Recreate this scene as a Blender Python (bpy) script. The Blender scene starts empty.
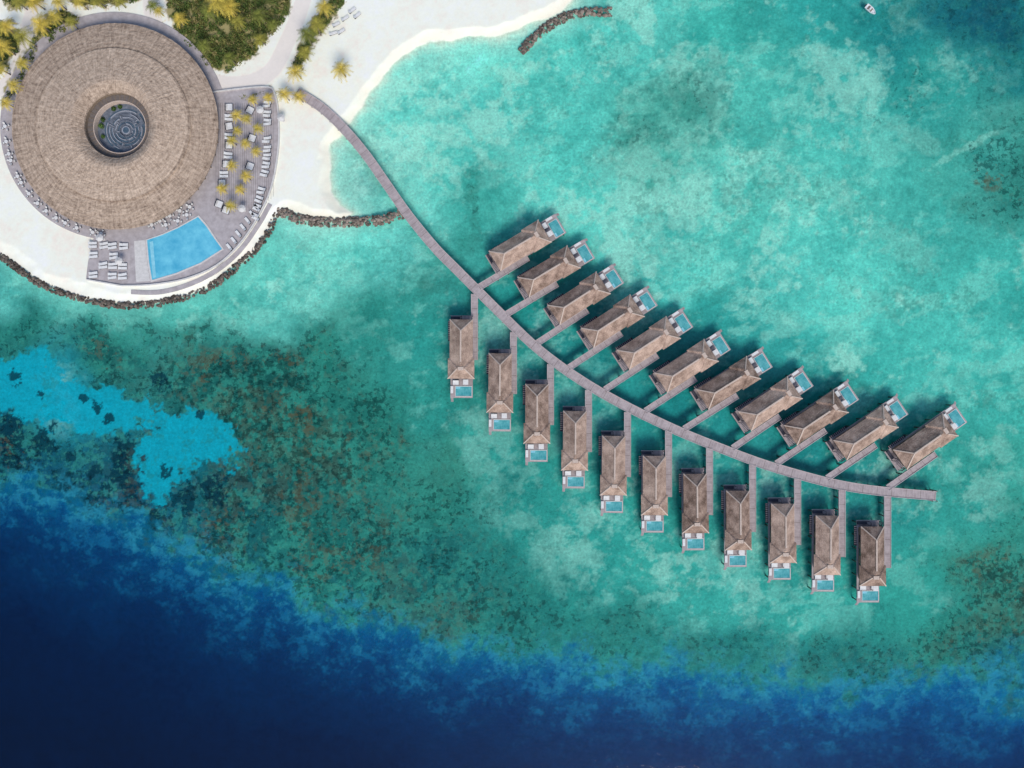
import bpy, math, random
import numpy as np
from mathutils import Vector
random.seed(4)
S=0.25; H=200.0
scene=bpy.context.scene
def W(px,py,z=0.0):
    k=S*(H-z)/H
    return ((px-512)*k,(384-py)*k,z)
def lin(c):
    return tuple(((v/255/12.92) if v/255<=0.04045 else ((v/255+0.055)/1.055)**2.4) for v in c)
def linA(a):
    a=np.asarray(a,float)/255
    return np.where(a<=0.04045,a/12.92,((a+0.055)/1.055)**2.4)
# ---------------------------------------------------------------- noise
_tabs={}
def vn(x,y,seed):
    if seed not in _tabs: _tabs[seed]=np.random.RandomState(seed).rand(256,256)
    t=_tabs[seed]
    xi=np.floor(x).astype(int); yi=np.floor(y).astype(int)
    fx=x-xi; fy=y-yi
    fx=fx*fx*fx*(fx*(fx*6-15)+10); fy=fy*fy*fy*(fy*(fy*6-15)+10)
    a=t[xi&255,yi&255]; b=t[(xi+1)&255,yi&255]; c=t[xi&255,(yi+1)&255]; d=t[(xi+1)&255,(yi+1)&255]
    return (a*(1-fx)+b*fx)*(1-fy)+(c*(1-fx)+d*fx)*fy
def fbm(x,y,scale,octv,seed,gain=0.5):
    s=0;a=1;n=0
    ca,sa=math.cos(0.6),math.sin(0.6)
    x=x/scale;y=y/scale
    for o in range(octv):
        s=s+a*vn(x+17.3*o,y-9.1*o,seed+o);n+=a;a*=gain
        x,y=(x*ca-y*sa)*2.03,(x*sa+y*ca)*2.03
    v=s/n
    return 0.5+(v-0.5)*1.7
def ss(a,b,x):
    t=np.clip((x-a)/(b-a),0,1); return t*t*(3-2*t)
def sdf(poly,x,y):
    """signed distance, positive inside"""
    d=np.full(x.shape,1e18); ins=np.zeros(x.shape,bool)
    n=len(poly)
    for i in range(n):
        ax,ay=poly[i];bx,by=poly[(i+1)%n]
        ex,ey=bx-ax,by-ay
        t=np.clip(((x-ax)*ex+(y-ay)*ey)/(ex*ex+ey*ey),0,1)
        dd=(x-ax-t*ex)**2+(y-ay-t*ey)**2
        d=np.minimum(d,dd)
        c=((ay>y)!=(by>y))
        if by!=ay:
            ins^= c&(x<(bx-ax)*(y-ay)/(by-ay)+ax)
    d=np.sqrt(d)
    return np.where(ins,d,-d)
def linedist(pts,x,y):
    d=np.full(x.shape,1e18)
    for (ax,ay),(bx,by) in zip(pts[:-1],pts[1:]):
        ex,ey=bx-ax,by-ay
        t=np.clip(((x-ax)*ex+(y-ay)*ey)/(ex*ex+ey*ey),0,1)
        d=np.minimum(d,(x-ax-t*ex)**2+(y-ay-t*ey)**2)
    return np.sqrt(d)
def smooth(pts,n=8):
    out=[]
    P=[pts[0]]+list(pts)+[pts[-1]]
    for i in range(1,len(P)-2):
        p0,p1,p2,p3=[np.array(q,float) for q in P[i-1:i+3]]
        for k in range(n):
            t=k/n
            out.append(tuple(0.5*((2*p1)+(-p0+p2)*t+(2*p0-5*p1+4*p2-p3)*t*t+(-p0+3*p1-3*p2+p3)*t**3)))
    out.append(tuple(pts[-1]))
    return out
# ---------------------------------------------------------------- materials
def new_mat(name):
    m=bpy.data.materials.new(name); m.use_nodes=True
    nt=m.node_tree; b=nt.nodes['Principled BSDF']
    return m,nt,b
def noisy(name,c1,c2,scale=1.0,rough=0.8,bump=0.0,detail=4,spec=0.3,stretch=(1,1,1)):
    m,nt,b=new_mat(name); N=nt.nodes;L=nt.links
    tc=N.new('ShaderNodeTexCoord'); mp=N.new('ShaderNodeMapping'); mp.inputs['Scale'].default_value=stretch
    no=N.new('ShaderNodeTexNoise'); no.inputs['Scale'].default_value=scale; no.inputs['Detail'].default_value=detail
    no.inputs['Roughness'].default_value=0.65
    cr=N.new('ShaderNodeValToRGB')
    cr.color_ramp.elements[0].position=0.3; cr.color_ramp.elements[1].position=0.7
    cr.color_ramp.elements[0].color=(*c1,1); cr.color_ramp.elements[1].color=(*c2,1)
    L.new(tc.outputs['Object'],mp.inputs[0]); L.new(mp.outputs[0],no.inputs['Vector'])
    L.new(no.outputs['Fac'],cr.inputs[0]); L.new(cr.outputs[0],b.inputs['Base Color'])
    b.inputs['Roughness'].default_value=rough; b.inputs['Specular IOR Level'].default_value=spec
    if bump:
        bp=N.new('ShaderNodeBump'); bp.inputs['Strength'].default_value=bump; bp.inputs['Distance'].default_value=0.1
        L.new(no.outputs['Fac'],bp.inputs['Height']); L.new(bp.outputs[0],b.inputs['Normal'])
    return m
def math_node(nt,op,a,bv=None):
    n=nt.nodes.new('ShaderNodeMath'); n.operation=op
    for i,v in enumerate((a,bv)):
        if v is None: continue
        if isinstance(v,(int,float)): n.inputs[i].default_value=v
        else: nt.links.new(v,n.inputs[i])
    return n.outputs[0]
def thatch_villa():
    m,nt,b=new_mat('villa_thatch'); N=nt.nodes;L=nt.links
    tc=N.new('ShaderNodeTexCoord'); oi=N.new('ShaderNodeObjectInfo')
    ad=N.new('ShaderNodeVectorMath'); ad.operation='ADD'
    cx=N.new('ShaderNodeCombineXYZ')
    L.new(math_node(nt,'MULTIPLY',oi.outputs['Random'],80.0),cx.inputs[0])
    L.new(tc.outputs['Object'],ad.inputs[0]); L.new(cx.outputs[0],ad.inputs[1])
    n1=N.new('ShaderNodeTexNoise'); n1.inputs['Scale'].default_value=0.5; n1.inputs['Detail'].default_value=3
    n2=N.new('ShaderNodeTexNoise'); n2.inputs['Scale'].default_value=2.4; n2.inputs['Detail'].default_value=5; n2.inputs['Roughness'].default_value=0.8
    mp=N.new('ShaderNodeMapping'); mp.inputs['Scale'].default_value=(1,1,7)
    L.new(ad.outputs[0],n1.inputs['Vector']); L.new(ad.outputs[0],mp.inputs[0]); L.new(mp.outputs[0],n2.inputs['Vector'])
    s=math_node(nt,'ADD',math_node(nt,'MULTIPLY',n1.outputs['Fac'],0.4),math_node(nt,'MULTIPLY',n2.outputs['Fac'],0.6))
    s=math_node(nt,'ADD',s,math_node(nt,'MULTIPLY',math_node(nt,'SUBTRACT',oi.outputs['Random'],0.5),0.09))
    cr=N.new('ShaderNodeValToRGB'); e=cr.color_ramp.elements
    e[0].position=0.37; e[0].color=(0.13,0.085,0.062,1); e[1].position=0.65; e[1].color=(0.66,0.48,0.375,1)
    k=e.new(0.5); k.color=(0.345,0.24,0.186,1)
    L.new(s,cr.inputs[0]); L.new(cr.outputs[0],b.inputs['Base Color'])
    b.inputs['Roughness'].default_value=0.95; b.inputs['Specular IOR Level'].default_value=0.1
    bp=N.new('ShaderNodeBump'); bp.inputs['Strength'].default_value=0.6; bp.inputs['Distance'].default_value=0.12
    L.new(n2.outputs['Fac'],bp.inputs['Height']); L.new(bp.outputs[0],b.inputs['Normal'])
    return m
def thatch_round():
    m,nt,b=new_mat('rotunda_thatch'); N=nt.nodes;L=nt.links
    tc=N.new('ShaderNodeTexCoord'); sp=N.new('ShaderNodeSeparateXYZ'); L.new(tc.outputs['Object'],sp.inputs[0])
    r=math_node(nt,'SQRT',math_node(nt,'ADD',math_node(nt,'MULTIPLY',sp.outputs[0],sp.outputs[0]),math_node(nt,'MULTIPLY',sp.outputs[1],sp.outputs[1])))
    a=math_node(nt,'ABSOLUTE',math_node(nt,'ARCTAN2',sp.outputs[1],sp.outputs[0]))
    def nz(rs,as_,det):
        c=N.new('ShaderNodeCombineXYZ')
        L.new(math_node(nt,'MULTIPLY',r,rs),c.inputs[0]); L.new(math_node(nt,'MULTIPLY',a,as_),c.inputs[1])
        L.new(math_node(nt,'MULTIPLY',math_node(nt,'SIGN',sp.outputs[1]),5.0),c.inputs[2])
        n=N.new('ShaderNodeTexNoise'); n.inputs['Scale'].default_value=1; n.inputs['Detail'].default_value=det; n.inputs['Roughness'].default_value=0.75
        L.new(c.outputs[0],n.inputs['Vector']); return n.outputs['Fac']
    rings=nz(2.0,6.0,5); rad=nz(0.3,36.0,4)
    n3=N.new('ShaderNodeTexNoise'); n3.inputs['Scale'].default_value=1.1; n3.inputs['Detail'].default_value=7; n3.inputs['Roughness'].default_value=0.88
    L.new(tc.outputs['Object'],n3.inputs['Vector'])
    s=math_node(nt,'ADD',math_node(nt,'MULTIPLY',rings,0.32),math_node(nt,'MULTIPLY',rad,0.28))
    s=math_node(nt,'ADD',s,math_node(nt,'MULTIPLY',n3.outputs['Fac'],0.40))
    band=N.new('ShaderNodeValToRGB'); e=band.color_ramp.elements
    e[0].position=0.30; e[0].color=(.49,.49,.49,1); e[1].position=1; e[1].color=(.47,.47,.47,1)
    for p,v in ((.42,.54),(.60,.53),(.72,.55),(.735,.46),(.76,.50),(.9,.51)):
        k=e.new(p); k.color=(v,v,v,1)
    L.new(math_node(nt,'DIVIDE',r,25.5),band.inputs[0])
    s=math_node(nt,'ADD',s,math_node(nt,'MULTIPLY',math_node(nt,'SUBTRACT',band.outputs[0],0.5),0.7))
    cr=N.new('ShaderNodeValToRGB'); e=cr.color_ramp.elements
    e[0].position=0.39; e[0].color=(0.15,0.105,0.075,1); e[1].position=0.64; e[1].color=(0.72,0.565,0.43,1)
    k=e.new(0.5); k.color=(0.40,0.30,0.225,1)
    L.new(s,cr.inputs[0]); L.new(cr.outputs[0],b.inputs['Base Color'])
    b.inputs['Roughness'].default_value=0.95; b.inputs['Specular IOR Level'].default_value=0.1
    bp=N.new('ShaderNodeBump'); bp.inputs['Strength'].default_value=0.6; bp.inputs['Distance'].default_value=0.18
    L.new(s,bp.inputs['Height']); L.new(bp.outputs[0],b.inputs['Normal'])
    return m
def attr_mat(name,rough=0.8):
    m,nt,b=new_mat(name); N=nt.nodes;L=nt.links
    at=N.new('ShaderNodeAttribute'); at.attribute_name='Col'
    L.new(at.outputs['Color'],b.inputs['Base Color']); b.inputs['Roughness'].default_value=rough
    b.inputs['Specular IOR Level'].default_value=0.2
    return m
def ground_mat():
    m,nt,b=new_mat('seabed_and_sand'); N=nt.nodes;L=nt.links
    out=[n for n in N if n.type=='OUTPUT_MATERIAL'][0]; N.remove(b)
    df=N.new('ShaderNodeBsdfDiffuse'); L.new(df.outputs[0],out.inputs['Surface'])
    at=N.new('ShaderNodeAttribute'); at.attribute_name='Col'
    rf=N.new('ShaderNodeAttribute'); rf.attribute_name='Reef'
    tc=N.new('ShaderNodeTexCoord')
    def noise(sc,det,ro,off=0):
        n=N.new('ShaderNodeTexNoise'); n.inputs['Scale'].default_value=sc; n.inputs['Detail'].default_value=det; n.inputs['Roughness'].default_value=ro
        mp=N.new('ShaderNodeMapping'); mp.inputs['Location'].default_value=(off,off*.7,0); mp.inputs['Scale'].default_value=(1,1,0)
        L.new(tc.outputs['Object'],mp.inputs[0]); L.new(mp.outputs[0],n.inputs['Vector']); return n.outputs['Fac']
    def mrange(v,a,c,o0=0,o1=1):
        mr=N.new('ShaderNodeMapRange'); mr.interpolation_type='SMOOTHSTEP'
        for i,x in enumerate((a,c,o0,o1)): mr.inputs[1+i].default_value=x
        L.new(v,mr.inputs[0]); return mr.outputs[0]
    n1=noise(1.5,3,.8); n2=noise(.42,5,.72,31); n3=noise(.62,4,.7,77); n4=noise(.11,3,.6,140)
    amp=math_node(nt,'ADD',math_node(nt,'MULTIPLY',at.outputs['Alpha'],0.50),0.08)
    g=math_node(nt,'ADD',math_node(nt,'MULTIPLY',math_node(nt,'SUBTRACT',n1,0.5),3.2),math_node(nt,'MULTIPLY',math_node(nt,'SUBTRACT',n2,0.5),2.4))  # light and dark of water ripples painted into the ground colour as fine noise
    f=math_node(nt,'ADD',math_node(nt,'MULTIPLY',g,math_node(nt,'MULTIPLY',amp,.55)),1.0)
    vm=N.new('ShaderNodeVectorMath'); vm.operation='SCALE'
    L.new(at.outputs['Color'],vm.inputs[0]); L.new(f,vm.inputs['Scale'])
    def over(col,fac,rgb,mode='MULTIPLY'):
        mx=N.new('ShaderNodeMix'); mx.data_type='RGBA'; mx.blend_type=mode
        L.new(fac,mx.inputs[0]); L.new(col,mx.inputs[6]); mx.inputs[7].default_value=(*rgb,1); return mx.outputs[2]
    cs=math_node(nt,'ADD',math_node(nt,'MULTIPLY',n3,.7),math_node(nt,'MULTIPLY',n4,.3))
    cs2=math_node(nt,'ADD',cs,math_node(nt,'MULTIPLY',math_node(nt,'SUBTRACT',rf.outputs['Fac'],.8),.10))
    coral=math_node(nt,'MULTIPLY',mrange(cs2,.51,.54),mrange(rf.outputs['Fac'],.04,.5,0,.85))
    pale=math_node(nt,'MULTIPLY',mrange(noise(.5,5,.75,520),.54,.62),mrange(rf.outputs['Fac'],.1,.7,0,.42))
    c=over(vm.outputs[0],pale,lin((78,176,156)),'MIX')
    c=over(c,coral,(.36,.42,.43))
    rust=math_node(nt,'MULTIPLY',mrange(math_node(nt,'ADD',math_node(nt,'MULTIPLY',n2,.6),math_node(nt,'MULTIPLY',noise(.07,2,.5,300),.4)),.54,.58),mrange(rf.outputs['Fac'],.35,.9,0,.55))
    c=over(c,rust,lin((112,94,64)),'MIX')
    L.new(c,df.inputs['Color'])
    return m
def water_mat():
    m,nt,b=new_mat('sea_water'); N=nt.nodes;L=nt.links
    N.remove(b); out=[n for n in N if n.type=='OUTPUT_MATERIAL'][0]
    tr=N.new('ShaderNodeBsdfTransparent'); tr.inputs[0].default_value=(0.97,0.995,1,1)
    gl=N.new('ShaderNodeBsdfGlossy'); gl.inputs['Roughness'].default_value=0.06
    fr=N.new('ShaderNodeFresnel'); fr.inputs[0].default_value=1.33
    tc=N.new('ShaderNodeTexCoord')
    n1=N.new('ShaderNodeTexNoise'); n1.inputs['Scale'].default_value=0.8; n1.inputs['Detail'].default_value=3
    mp=N.new('ShaderNodeMapping'); mp.inputs['Scale'].default_value=(0.7,1.3,1); mp.inputs['Rotation'].default_value=(0,0,0.5)
    L.new(tc.outputs['Object'],mp.inputs[0]); L.new(mp.outputs[0],n1.inputs['Vector'])
    bp=N.new('ShaderNodeBump'); bp.inputs['Strength'].default_value=0.22; bp.inputs['Distance'].default_value=0.1
    L.new(n1.outputs['Fac'],bp.inputs['Height']); L.new(bp.outputs[0],gl.inputs['Normal']); L.new(bp.outputs[0],fr.inputs['Normal'])
    mx=N.new('ShaderNodeMixShader'); L.new(fr.outputs[0],mx.inputs[0]); L.new(tr.outputs[0],mx.inputs[1]); L.new(gl.outputs[0],mx.inputs[2])
    L.new(mx.outputs[0],out.inputs['Surface'])
    return m
M={}
M['wood']=noisy('weathered_deck_wood',(0.32,0.265,0.265),(0.48,0.41,0.405),0.9,0.85,0.2)
M['wood_l']=noisy('terrace_deck_wood',(0.35,0.31,0.31),(0.50,0.455,0.455),0.7,0.85,0.15)
M['wood_edge']=noisy('deck_edge_beam',(0.42,0.36,0.36),(0.56,0.50,0.49),2.0,0.85)
M['wood_d']=noisy('dark_timber',(0.02,0.022,0.035),(0.06,0.06,0.08),2.0,0.7)
M['post']=noisy('stilt_timber',(0.12,0.10,0.09),(0.19,0.16,0.145),2.0,0.8)
M['wall']=noisy('timber_wall',(0.18,0.13,0.09),(0.28,0.21,0.15),3.0,0.8)
M['glass']=noisy('dark_glass',(0.02,0.03,0.035),(0.04,0.05,0.06),1.0,0.08,0,2,0.6)
M['white']=noisy('white_fabric',(0.66,0.64,0.62),(0.80,0.80,0.78),2.0,0.8)
M['stone']=noisy('pale_stone',(0.54,0.52,0.49),(0.70,0.67,0.64),1.5,0.8)
M['thv']=thatch_villa(); M['thr']=thatch_round()
M['cap']=noisy('ridge_thatch_cap',(0.46,0.36,0.29),(0.68,0.55,0.46),3.0,0.95)
M['vpool']=noisy('plunge_pool_water',lin((54,144,150)),lin((110,190,192)),0.8,0.06,0.1,3,0.5)
M['pool']=noisy('pool_water',lin((72,168,200)),lin((118,204,224)),0.35,0.06,0.1,4,0.5)
M['pooledge']=noisy('pool_step_tile',lin((120,190,208)),lin((150,212,225)),1,0.3)
M['rock']=attr_mat('breakwater_rock',0.9)
M['leaf']=attr_mat('foliage',0.7)
M['trunk']=noisy('palm_bark',(0.12,0.09,0.07),(0.22,0.18,0.14),3.0,0.9)
M['ground']=ground_mat(); M['water']=water_mat()
M['hull']=noisy('white_gelcoat',(0.7,0.72,0.74),(0.8,0.81,0.82),1,0.25)
M['pond']=noisy('pond_water',(0.05,0.085,0.12),(0.10,0.15,0.20),1,0.08)
M['slate']=noisy('grey_slate',(0.08,0.095,0.12),(0.20,0.225,0.27),1.5,0.7)
M['slate_l']=noisy('light_slate',(0.24,0.26,0.30),(0.38,0.40,0.44),1.5,0.7)
# ---------------------------------------------------------------- mesh builder
class MB:
    def __init__(s): s.v=[];s.f=[];s.m=[];s.mats=[]; s.c=[]
    def mi(s,mat):
        if mat not in s.mats: s.mats.append(mat)
        return s.mats.index(mat)
    def add(s,vs,fs,mat,col=None):
        o=len(s.v); s.v+= [tuple(p) for p in vs]; k=s.mi(mat)
        for f in fs: s.f.append(tuple(i+o for i in f)); s.m.append(k)
        if col is not None: s.c+=[col]*len(vs)
    def box(s,x0,x1,y0,y1,z0,z1,mat,rot=0,org=(0,0)):
        vs=[(x,y,z) for z in (z0,z1) for x,y in ((x0,y0),(x1,y0),(x1,y1),(x0,y1))]
        if rot or org!=(0,0):
            c,sn=math.cos(rot),math.sin(rot)
            vs=[(org[0]+x*c-y*sn,org[1]+x*sn+y*c,z) for x,y,z in vs]
        s.add(vs,[(3,2,1,0),(4,5,6,7),(0,1,5,4),(1,2,6,5),(2,3,7,6),(3,0,4,7)],mat)
    def prism(s,poly,z0,z1,mat,side=None):
        n=len(poly)
        a=sum(poly[i][0]*poly[(i+1)%n][1]-poly[(i+1)%n][0]*poly[i][1] for i in range(n))
        if a<0: poly=poly[::-1]
        vs=[(x,y,z1) for x,y in poly]; s.add(vs,[tuple(range(n))],mat)
        vs=[(x,y,z) for z in (z0,z1) for x,y in poly]
        s.add(vs,[(i,(i+1)%n,n+(i+1)%n,n+i) for i in range(n)],side or mat)
    def cyl(s,x,y,r,z0,z1,mat,n=8,r1=None):
        r1=r if r1 is None else r1
        vs=[(x+r*math.cos(2*math.pi*i/n),y+r*math.sin(2*math.pi*i/n),z0) for i in range(n)]+[(x+r1*math.cos(2*math.pi*i/n),y+r1*math.sin(2*math.pi*i/n),z1) for i in range(n)]
        s.add(vs,[(i,(i+1)%n,n+(i+1)%n,n+i) for i in range(n)]+[tuple(range(n,2*n))],mat)
    def ring(s,r0,r1,z0,z1,mat,n=96,a0=0,a1=2*math.pi,cx=0,cy=0):
        full=abs(a1-a0-2*math.pi)<1e-6; k=n if full else n+1
        vs=[]
        for i in range(k):
            a=a0+(a1-a0)*i/n; c,sn=math.cos(a),math.sin(a)
            vs+=[(cx+r0*c,cy+r0*sn,z0),(cx+r1*c,cy+r1*sn,z0),(cx+r1*c,cy+r1*sn,z1),(cx+r0*c,cy+r0*sn,z1)]
        fs=[]
        for i in range(n):
            p=4*i; q=4*((i+1)%k)
            fs+=[(p+3,p+2,q+2,q+3),(p+1,q+1,q+2,p+2),(p,p+3,q+3,q)]
        if not full: fs+=[(0,1,2,3),(4*n+3,4*n+2,4*n+1,4*n)]
        s.add(vs,fs,mat)
    def mesh(s,name):
        me=bpy.data.meshes.new(name); me.from_pydata(s.v,[],s.f)
        for m in s.mats: me.materials.append(m)
        me.polygons.foreach_set('material_index',s.m)
        if s.c:
            ca=me.color_attributes.new('Col','FLOAT_COLOR','POINT')
            ca.data.foreach_set('color',np.array([(*c,1) for c in s.c],np.float32).ravel())
        me.update(); return me
def obj(name,me,loc=(0,0,0),rot=0,parent=None,scale=1):
    o=bpy.data.objects.new(name,me); scene.collection.objects.link(o)
    o.location=loc; o.rotation_euler=(0,0,rot); o.scale=(scale,)*3
    if parent: o.parent=parent
    return o
# ---------------------------------------------------------------- layout (reference map units)
LAND=[(-300,-300),(620,-300),(592,-60),(574,0),(562,13),(535,21),(515,31),(490,36),(460,38),(430,43),(405,53),(386,71),(371,90),(357,112),(345,130),(333,148),(328,170),(330,190),(341,206),(352,214),(340,221),(310,219),(287,211),(277,217),(262,241),(240,263),(215,283),(190,295),(150,303),(110,303),(70,294),(40,282),(15,265),(-10,245),(-60,190),(-300,150)]
GROIN=smooth([(279,209),(292,217),(312,221),(350,222),(380,220),(403,213)])
BREAK=smooth([(521,53),(528,44),(540,33),(555,22),(572,15),(592,12),(612,12)])
WALL=smooth([(277,214),(263,240),(241,263),(216,283),(190,295),(150,304),(110,304),(70,295),(40,283),(15,266),(-12,245),(-60,190)])
JET=smooth([(297,92),(322,108),(345,130),(366,155),(385,182),(403,208),(420,230),(438,251),(455,268),(490,303),(530,342),(560,366),(590,386),(620,403),(650,418),(685,434),(720,448),(760,463),(800,475),(840,485),(880,491),(936,496)],6)
CP=[
(470,60,122,217,202,0),(520,70,92,203,189,.05),(640,10,100,208,194,0),(600,50,86,199,186,.05),(720,30,66,188,174,.05),
(820,20,44,168,160,.12),(900,30,28,148,146,.22),(985,10,12,104,118,.35),(1020,60,24,138,138,.3),(930,80,48,168,158,.2),
(850,90,72,190,178,.1),(1000,130,60,160,148,.35),(1010,190,52,148,136,.6),(970,160,74,182,168,.2),(940,230,72,188,175,.12),
(1010,280,68,188,175,.12),(1000,400,64,185,172,.12),(960,340,84,202,188,.05),(850,200,92,203,188,.06),(760,130,90,202,187,.04),
(690,110,80,178,162,.25),(640,140,78,178,162,.2),(740,190,96,208,192,.06),(560,150,92,206,192,.04),(480,120,96,208,195,.03),
(430,90,118,217,203,0),(400,130,112,215,201,0),(440,180,90,204,190,.04),(475,212,64,176,163,.2),(560,200,96,210,195,.02),
(640,230,104,214,199,.02),(700,270,100,212,197,.02),(800,260,96,210,196,.04),(850,310,96,211,196,.02),(900,370,80,200,186,.06),
(600,350,20,144,140,.04),(700,400,20,146,142,.04),(800,440,24,149,145,.04),(530,300,24,150,142,.04),(870,470,38,160,152,.05),(720,320,48,170,161,.04),(640,285,64,188,176,.04),(790,350,52,173,164,.04),(660,330,26,152,147,.04),  # dark teal around the upper villas: their shadow is painted into the water colour
(860,385,60,182,170,.06),(1000,470,60,174,159,.25),(960,490,54,174,161,.15),(985,560,54,150,131,.7),(1010,620,48,138,122,.8),(940,640,36,140,126,.6),
(910,600,44,166,152,.2),(800,620,50,175,162,.1),(700,600,56,179,166,.08),(600,560,40,165,154,.2),(520,500,40,158,147,.25),
(480,450,54,168,155,.2),(430,400,44,160,148,.2),(430,330,44,160,149,.1),(425,290,54,162,150,.2),(380,260,108,211,197,0),
(330,270,116,214,199,0),(400,235,112,214,200,0),(280,290,102,205,191,.03),(200,315,82,187,174,.12),(120,322,60,160,149,.3),
(50,303,90,190,178,.08),(5,285,92,192,181,0),(15,325,30,126,116,.55),(100,350,26,112,104,.75),(200,360,27,114,105,.85),
(260,380,29,116,105,.9),(320,350,31,130,116,.7),(370,330,46,154,141,.2),(370,420,38,134,120,.7),(300,450,32,122,110,.85),
(230,520,18,106,109,.75),(340,540,27,127,118,.7),(420,500,42,142,128,.6),(440,460,56,146,129,.45),(420,580,22,122,118,.6),
(520,600,27,132,124,.5),(620,630,30,136,127,.45),(720,650,25,136,130,.4),(820,660,24,132,127,.45),(900,670,22,126,124,.5),(1010,680,18,110,118,.5),
(60,400,16,150,162,.2),(50,465,6,88,112,.6),(120,490,8,96,120,.6),(15,440,6,88,108,.7),(180,470,12,112,124,.5),
(500,340,42,158,149,.04),(560,420,38,160,151,.04),(640,480,42,167,156,.04),(720,520,47,171,160,.04),(850,570,54,176,163,.06),(660,560,54,178,164,.06),(365,180,172,228,213,0),(385,205,128,219,203,0)]
EX=[-300,0,60,120,180,250,350,450,550,650,750,850,950,1024,1400]
EY=[330,468,490,512,546,578,608,636,660,674,682,688,684,676,640]
CY1=[(-40,352),(10,350),(45,344),(58,375),(75,388),(105,384),(130,400),(150,396),(163,418),(120,436),(75,432),(30,414),(-40,412)]
CY2=[(138,462),(148,428),(172,412),(205,402),(233,428),(243,448),(217,464),(185,472),(166,498),(150,506),(143,484)]
VEG=[
 [(163,-60),(167,18),(184,43),(210,69),(228,72),(250,56),(272,35),(288,14),(291,-60)],
 [(292,66),(298,46),(314,20),(330,-5),(348,-5),(334,18),(314,40),(303,66),(297,72)],
 [(-60,18),(12,22),(18,34),(17,52),(5,72),(-60,92)],
 [(42,20),(60,8),(82,20),(60,34),(38,52),(24,76),(12,100),(3,118),(0,98),(16,68),(30,42)],
 [(66,-60),(70,3),(100,6),(142,0),(140,-60)],
 [(2,-60),(2,2),(12,10),(30,8),(44,-4),(44,-60)],
 [(236,95),(272,88),(276,96),(240,101)],
]
def shade_map(x,y):
    wx=x+ (fbm(x,y,60,4,11)-.5)*40; wy=y+(fbm(x,y,60,4,21)-.5)*40
    num=np.zeros(x.shape+(4,)); den=np.zeros(x.shape)
    for c in CP:
        w=1/((wx-c[0])**2+(wy-c[1])**2+320)**2
        num[...,:3]+=w[...,None]*linA(c[2:5]); num[...,3]+=w*c[5]; den+=w
    num/=den[...,None]
    col=num[...,:3]; reef=num[...,3]
    n30=fbm(x,y,34,5,31,.65); n8=fbm(x,y,9,4,41,.7); n4=fbm(x,y,4.5,3,51,.7); n80=fbm(x,y,90,4,61)
    rf=np.clip(reef*1.6,0,1)
    t=(n30-.5)*(.32+.3*rf)+(n8-.5)*(.26+.1*rf)+(n4-.5)*.18
    col=col*(1+t[...,None]*np.array([1.6,.85,.8]))
    col[...,0]+=col[...,1]*.030  # painted haze: red lift imitates pale reflection over bright water
    def mixc(col,rgb,f): return col*(1-f[...,None])+linA(rgb)*f[...,None]
    lag=1-np.clip(reef*2.2,0,1)
    f=ss(.50,.72,fbm(x*0.8+y*.3,y*1.2,30,6,71,.70))*lag
    bright=ss(.20,.36,col[...,1])
    col=mixc(col,(150,226,208),f*.50*bright)
    f2=ss(.56,.74,fbm(x,y,13,5,171,.70)*.5+fbm(x,y,70,3,181)*.5)*lag
    col=mixc(col,(180,232,214),f2*.55*bright)
    f3=ss(.55,.74,fbm(x,y,12,5,191,.70)*.5+fbm(x,y,60,3,201)*.5)*lag
    col=mixc(col,(48,166,156),f3*.38*bright)
    for cx,cy,rx,ry,st in ((845,358,18,12,.85),(790,322,9,5,.5),(965,148,52,4,.5),(620,170,36,22,.3),(905,250,36,18,.3),(520,160,30,20,.2),(770,335,8,12,.35),(700,200,40,18,.3),(850,290,40,16,.3),(620,255,40,18,.3),(830,190,30,14,.3),(920,140,26,10,.3)):
        th=-0.5 if cx==965 else .5
        dx=(x-cx)*math.cos(th)+(y-cy)*math.sin(th); dy=-(x-cx)*math.sin(th)+(y-cy)*math.cos(th)
        e=np.sqrt((dx/rx)**2+(dy/ry)**2)+(n8-.5)*1.1+(n30-.5)*.8
        col=mixc(col,(158,226,208),(1-ss(.5,1.15,e))*st)
    for cx,cy,rx,ry,st in ((690,100,46,28,.50),(640,130,40,22,.45),(720,66,22,14,.2),(474,206,9,30,.5),(430,288,22,11,.5),(440,465,28,24,.3),(470,240,14,14,.35)):
        e=np.sqrt(((x-cx)/rx)**2+((y-cy)/ry)**2)+(n8-.5)*1.3+(n30-.5)*1.0+(n4-.5)*.5
        g=(1-ss(.3,1.2,e))
        col=mixc(col,(62,142,130),g*st); reef=np.maximum(reef,g*.35)
    for P in (CY1,CY2):
        d=sdf(P,x+(n8-.5)*22+(n4-.5)*8,y+(n30-.5)*26+(n4-.5)*8)
        f=ss(-2.5,3,d)
        col=mixc(col,(12,172,192),f*(.93+.2*(n8-.5))); reef=reef*(1-f*.85)
    fr=np.clip((reef-.12)*1.7,0,1)
    big=ss(.51,.58,n30*.5+n8*.32+n4*.18+(reef-.75)*.22)*fr
    col=mixc(col,(11,74,74),big*.58)
    gap=ss(.56,.65,fbm(x,y,16,5,91,.7))*fr
    col=mixc(col,(62,166,148),gap*.5)
    br=ss(.56,.68,fbm(x,y,5,3,101,.6)*.55+fbm(x,y,44,3,111)*.45)*np.clip(reef*1.8-.5,0,1)
    col=mixc(col,(98,92,66),br*.34*ss(190,320,x+y*.3))
    sp=ss(.72,.82,n4*.5+fbm(x,y,50,3,121)*.5)*.35
    col=mixc(col,(40,124,112),sp)
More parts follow.
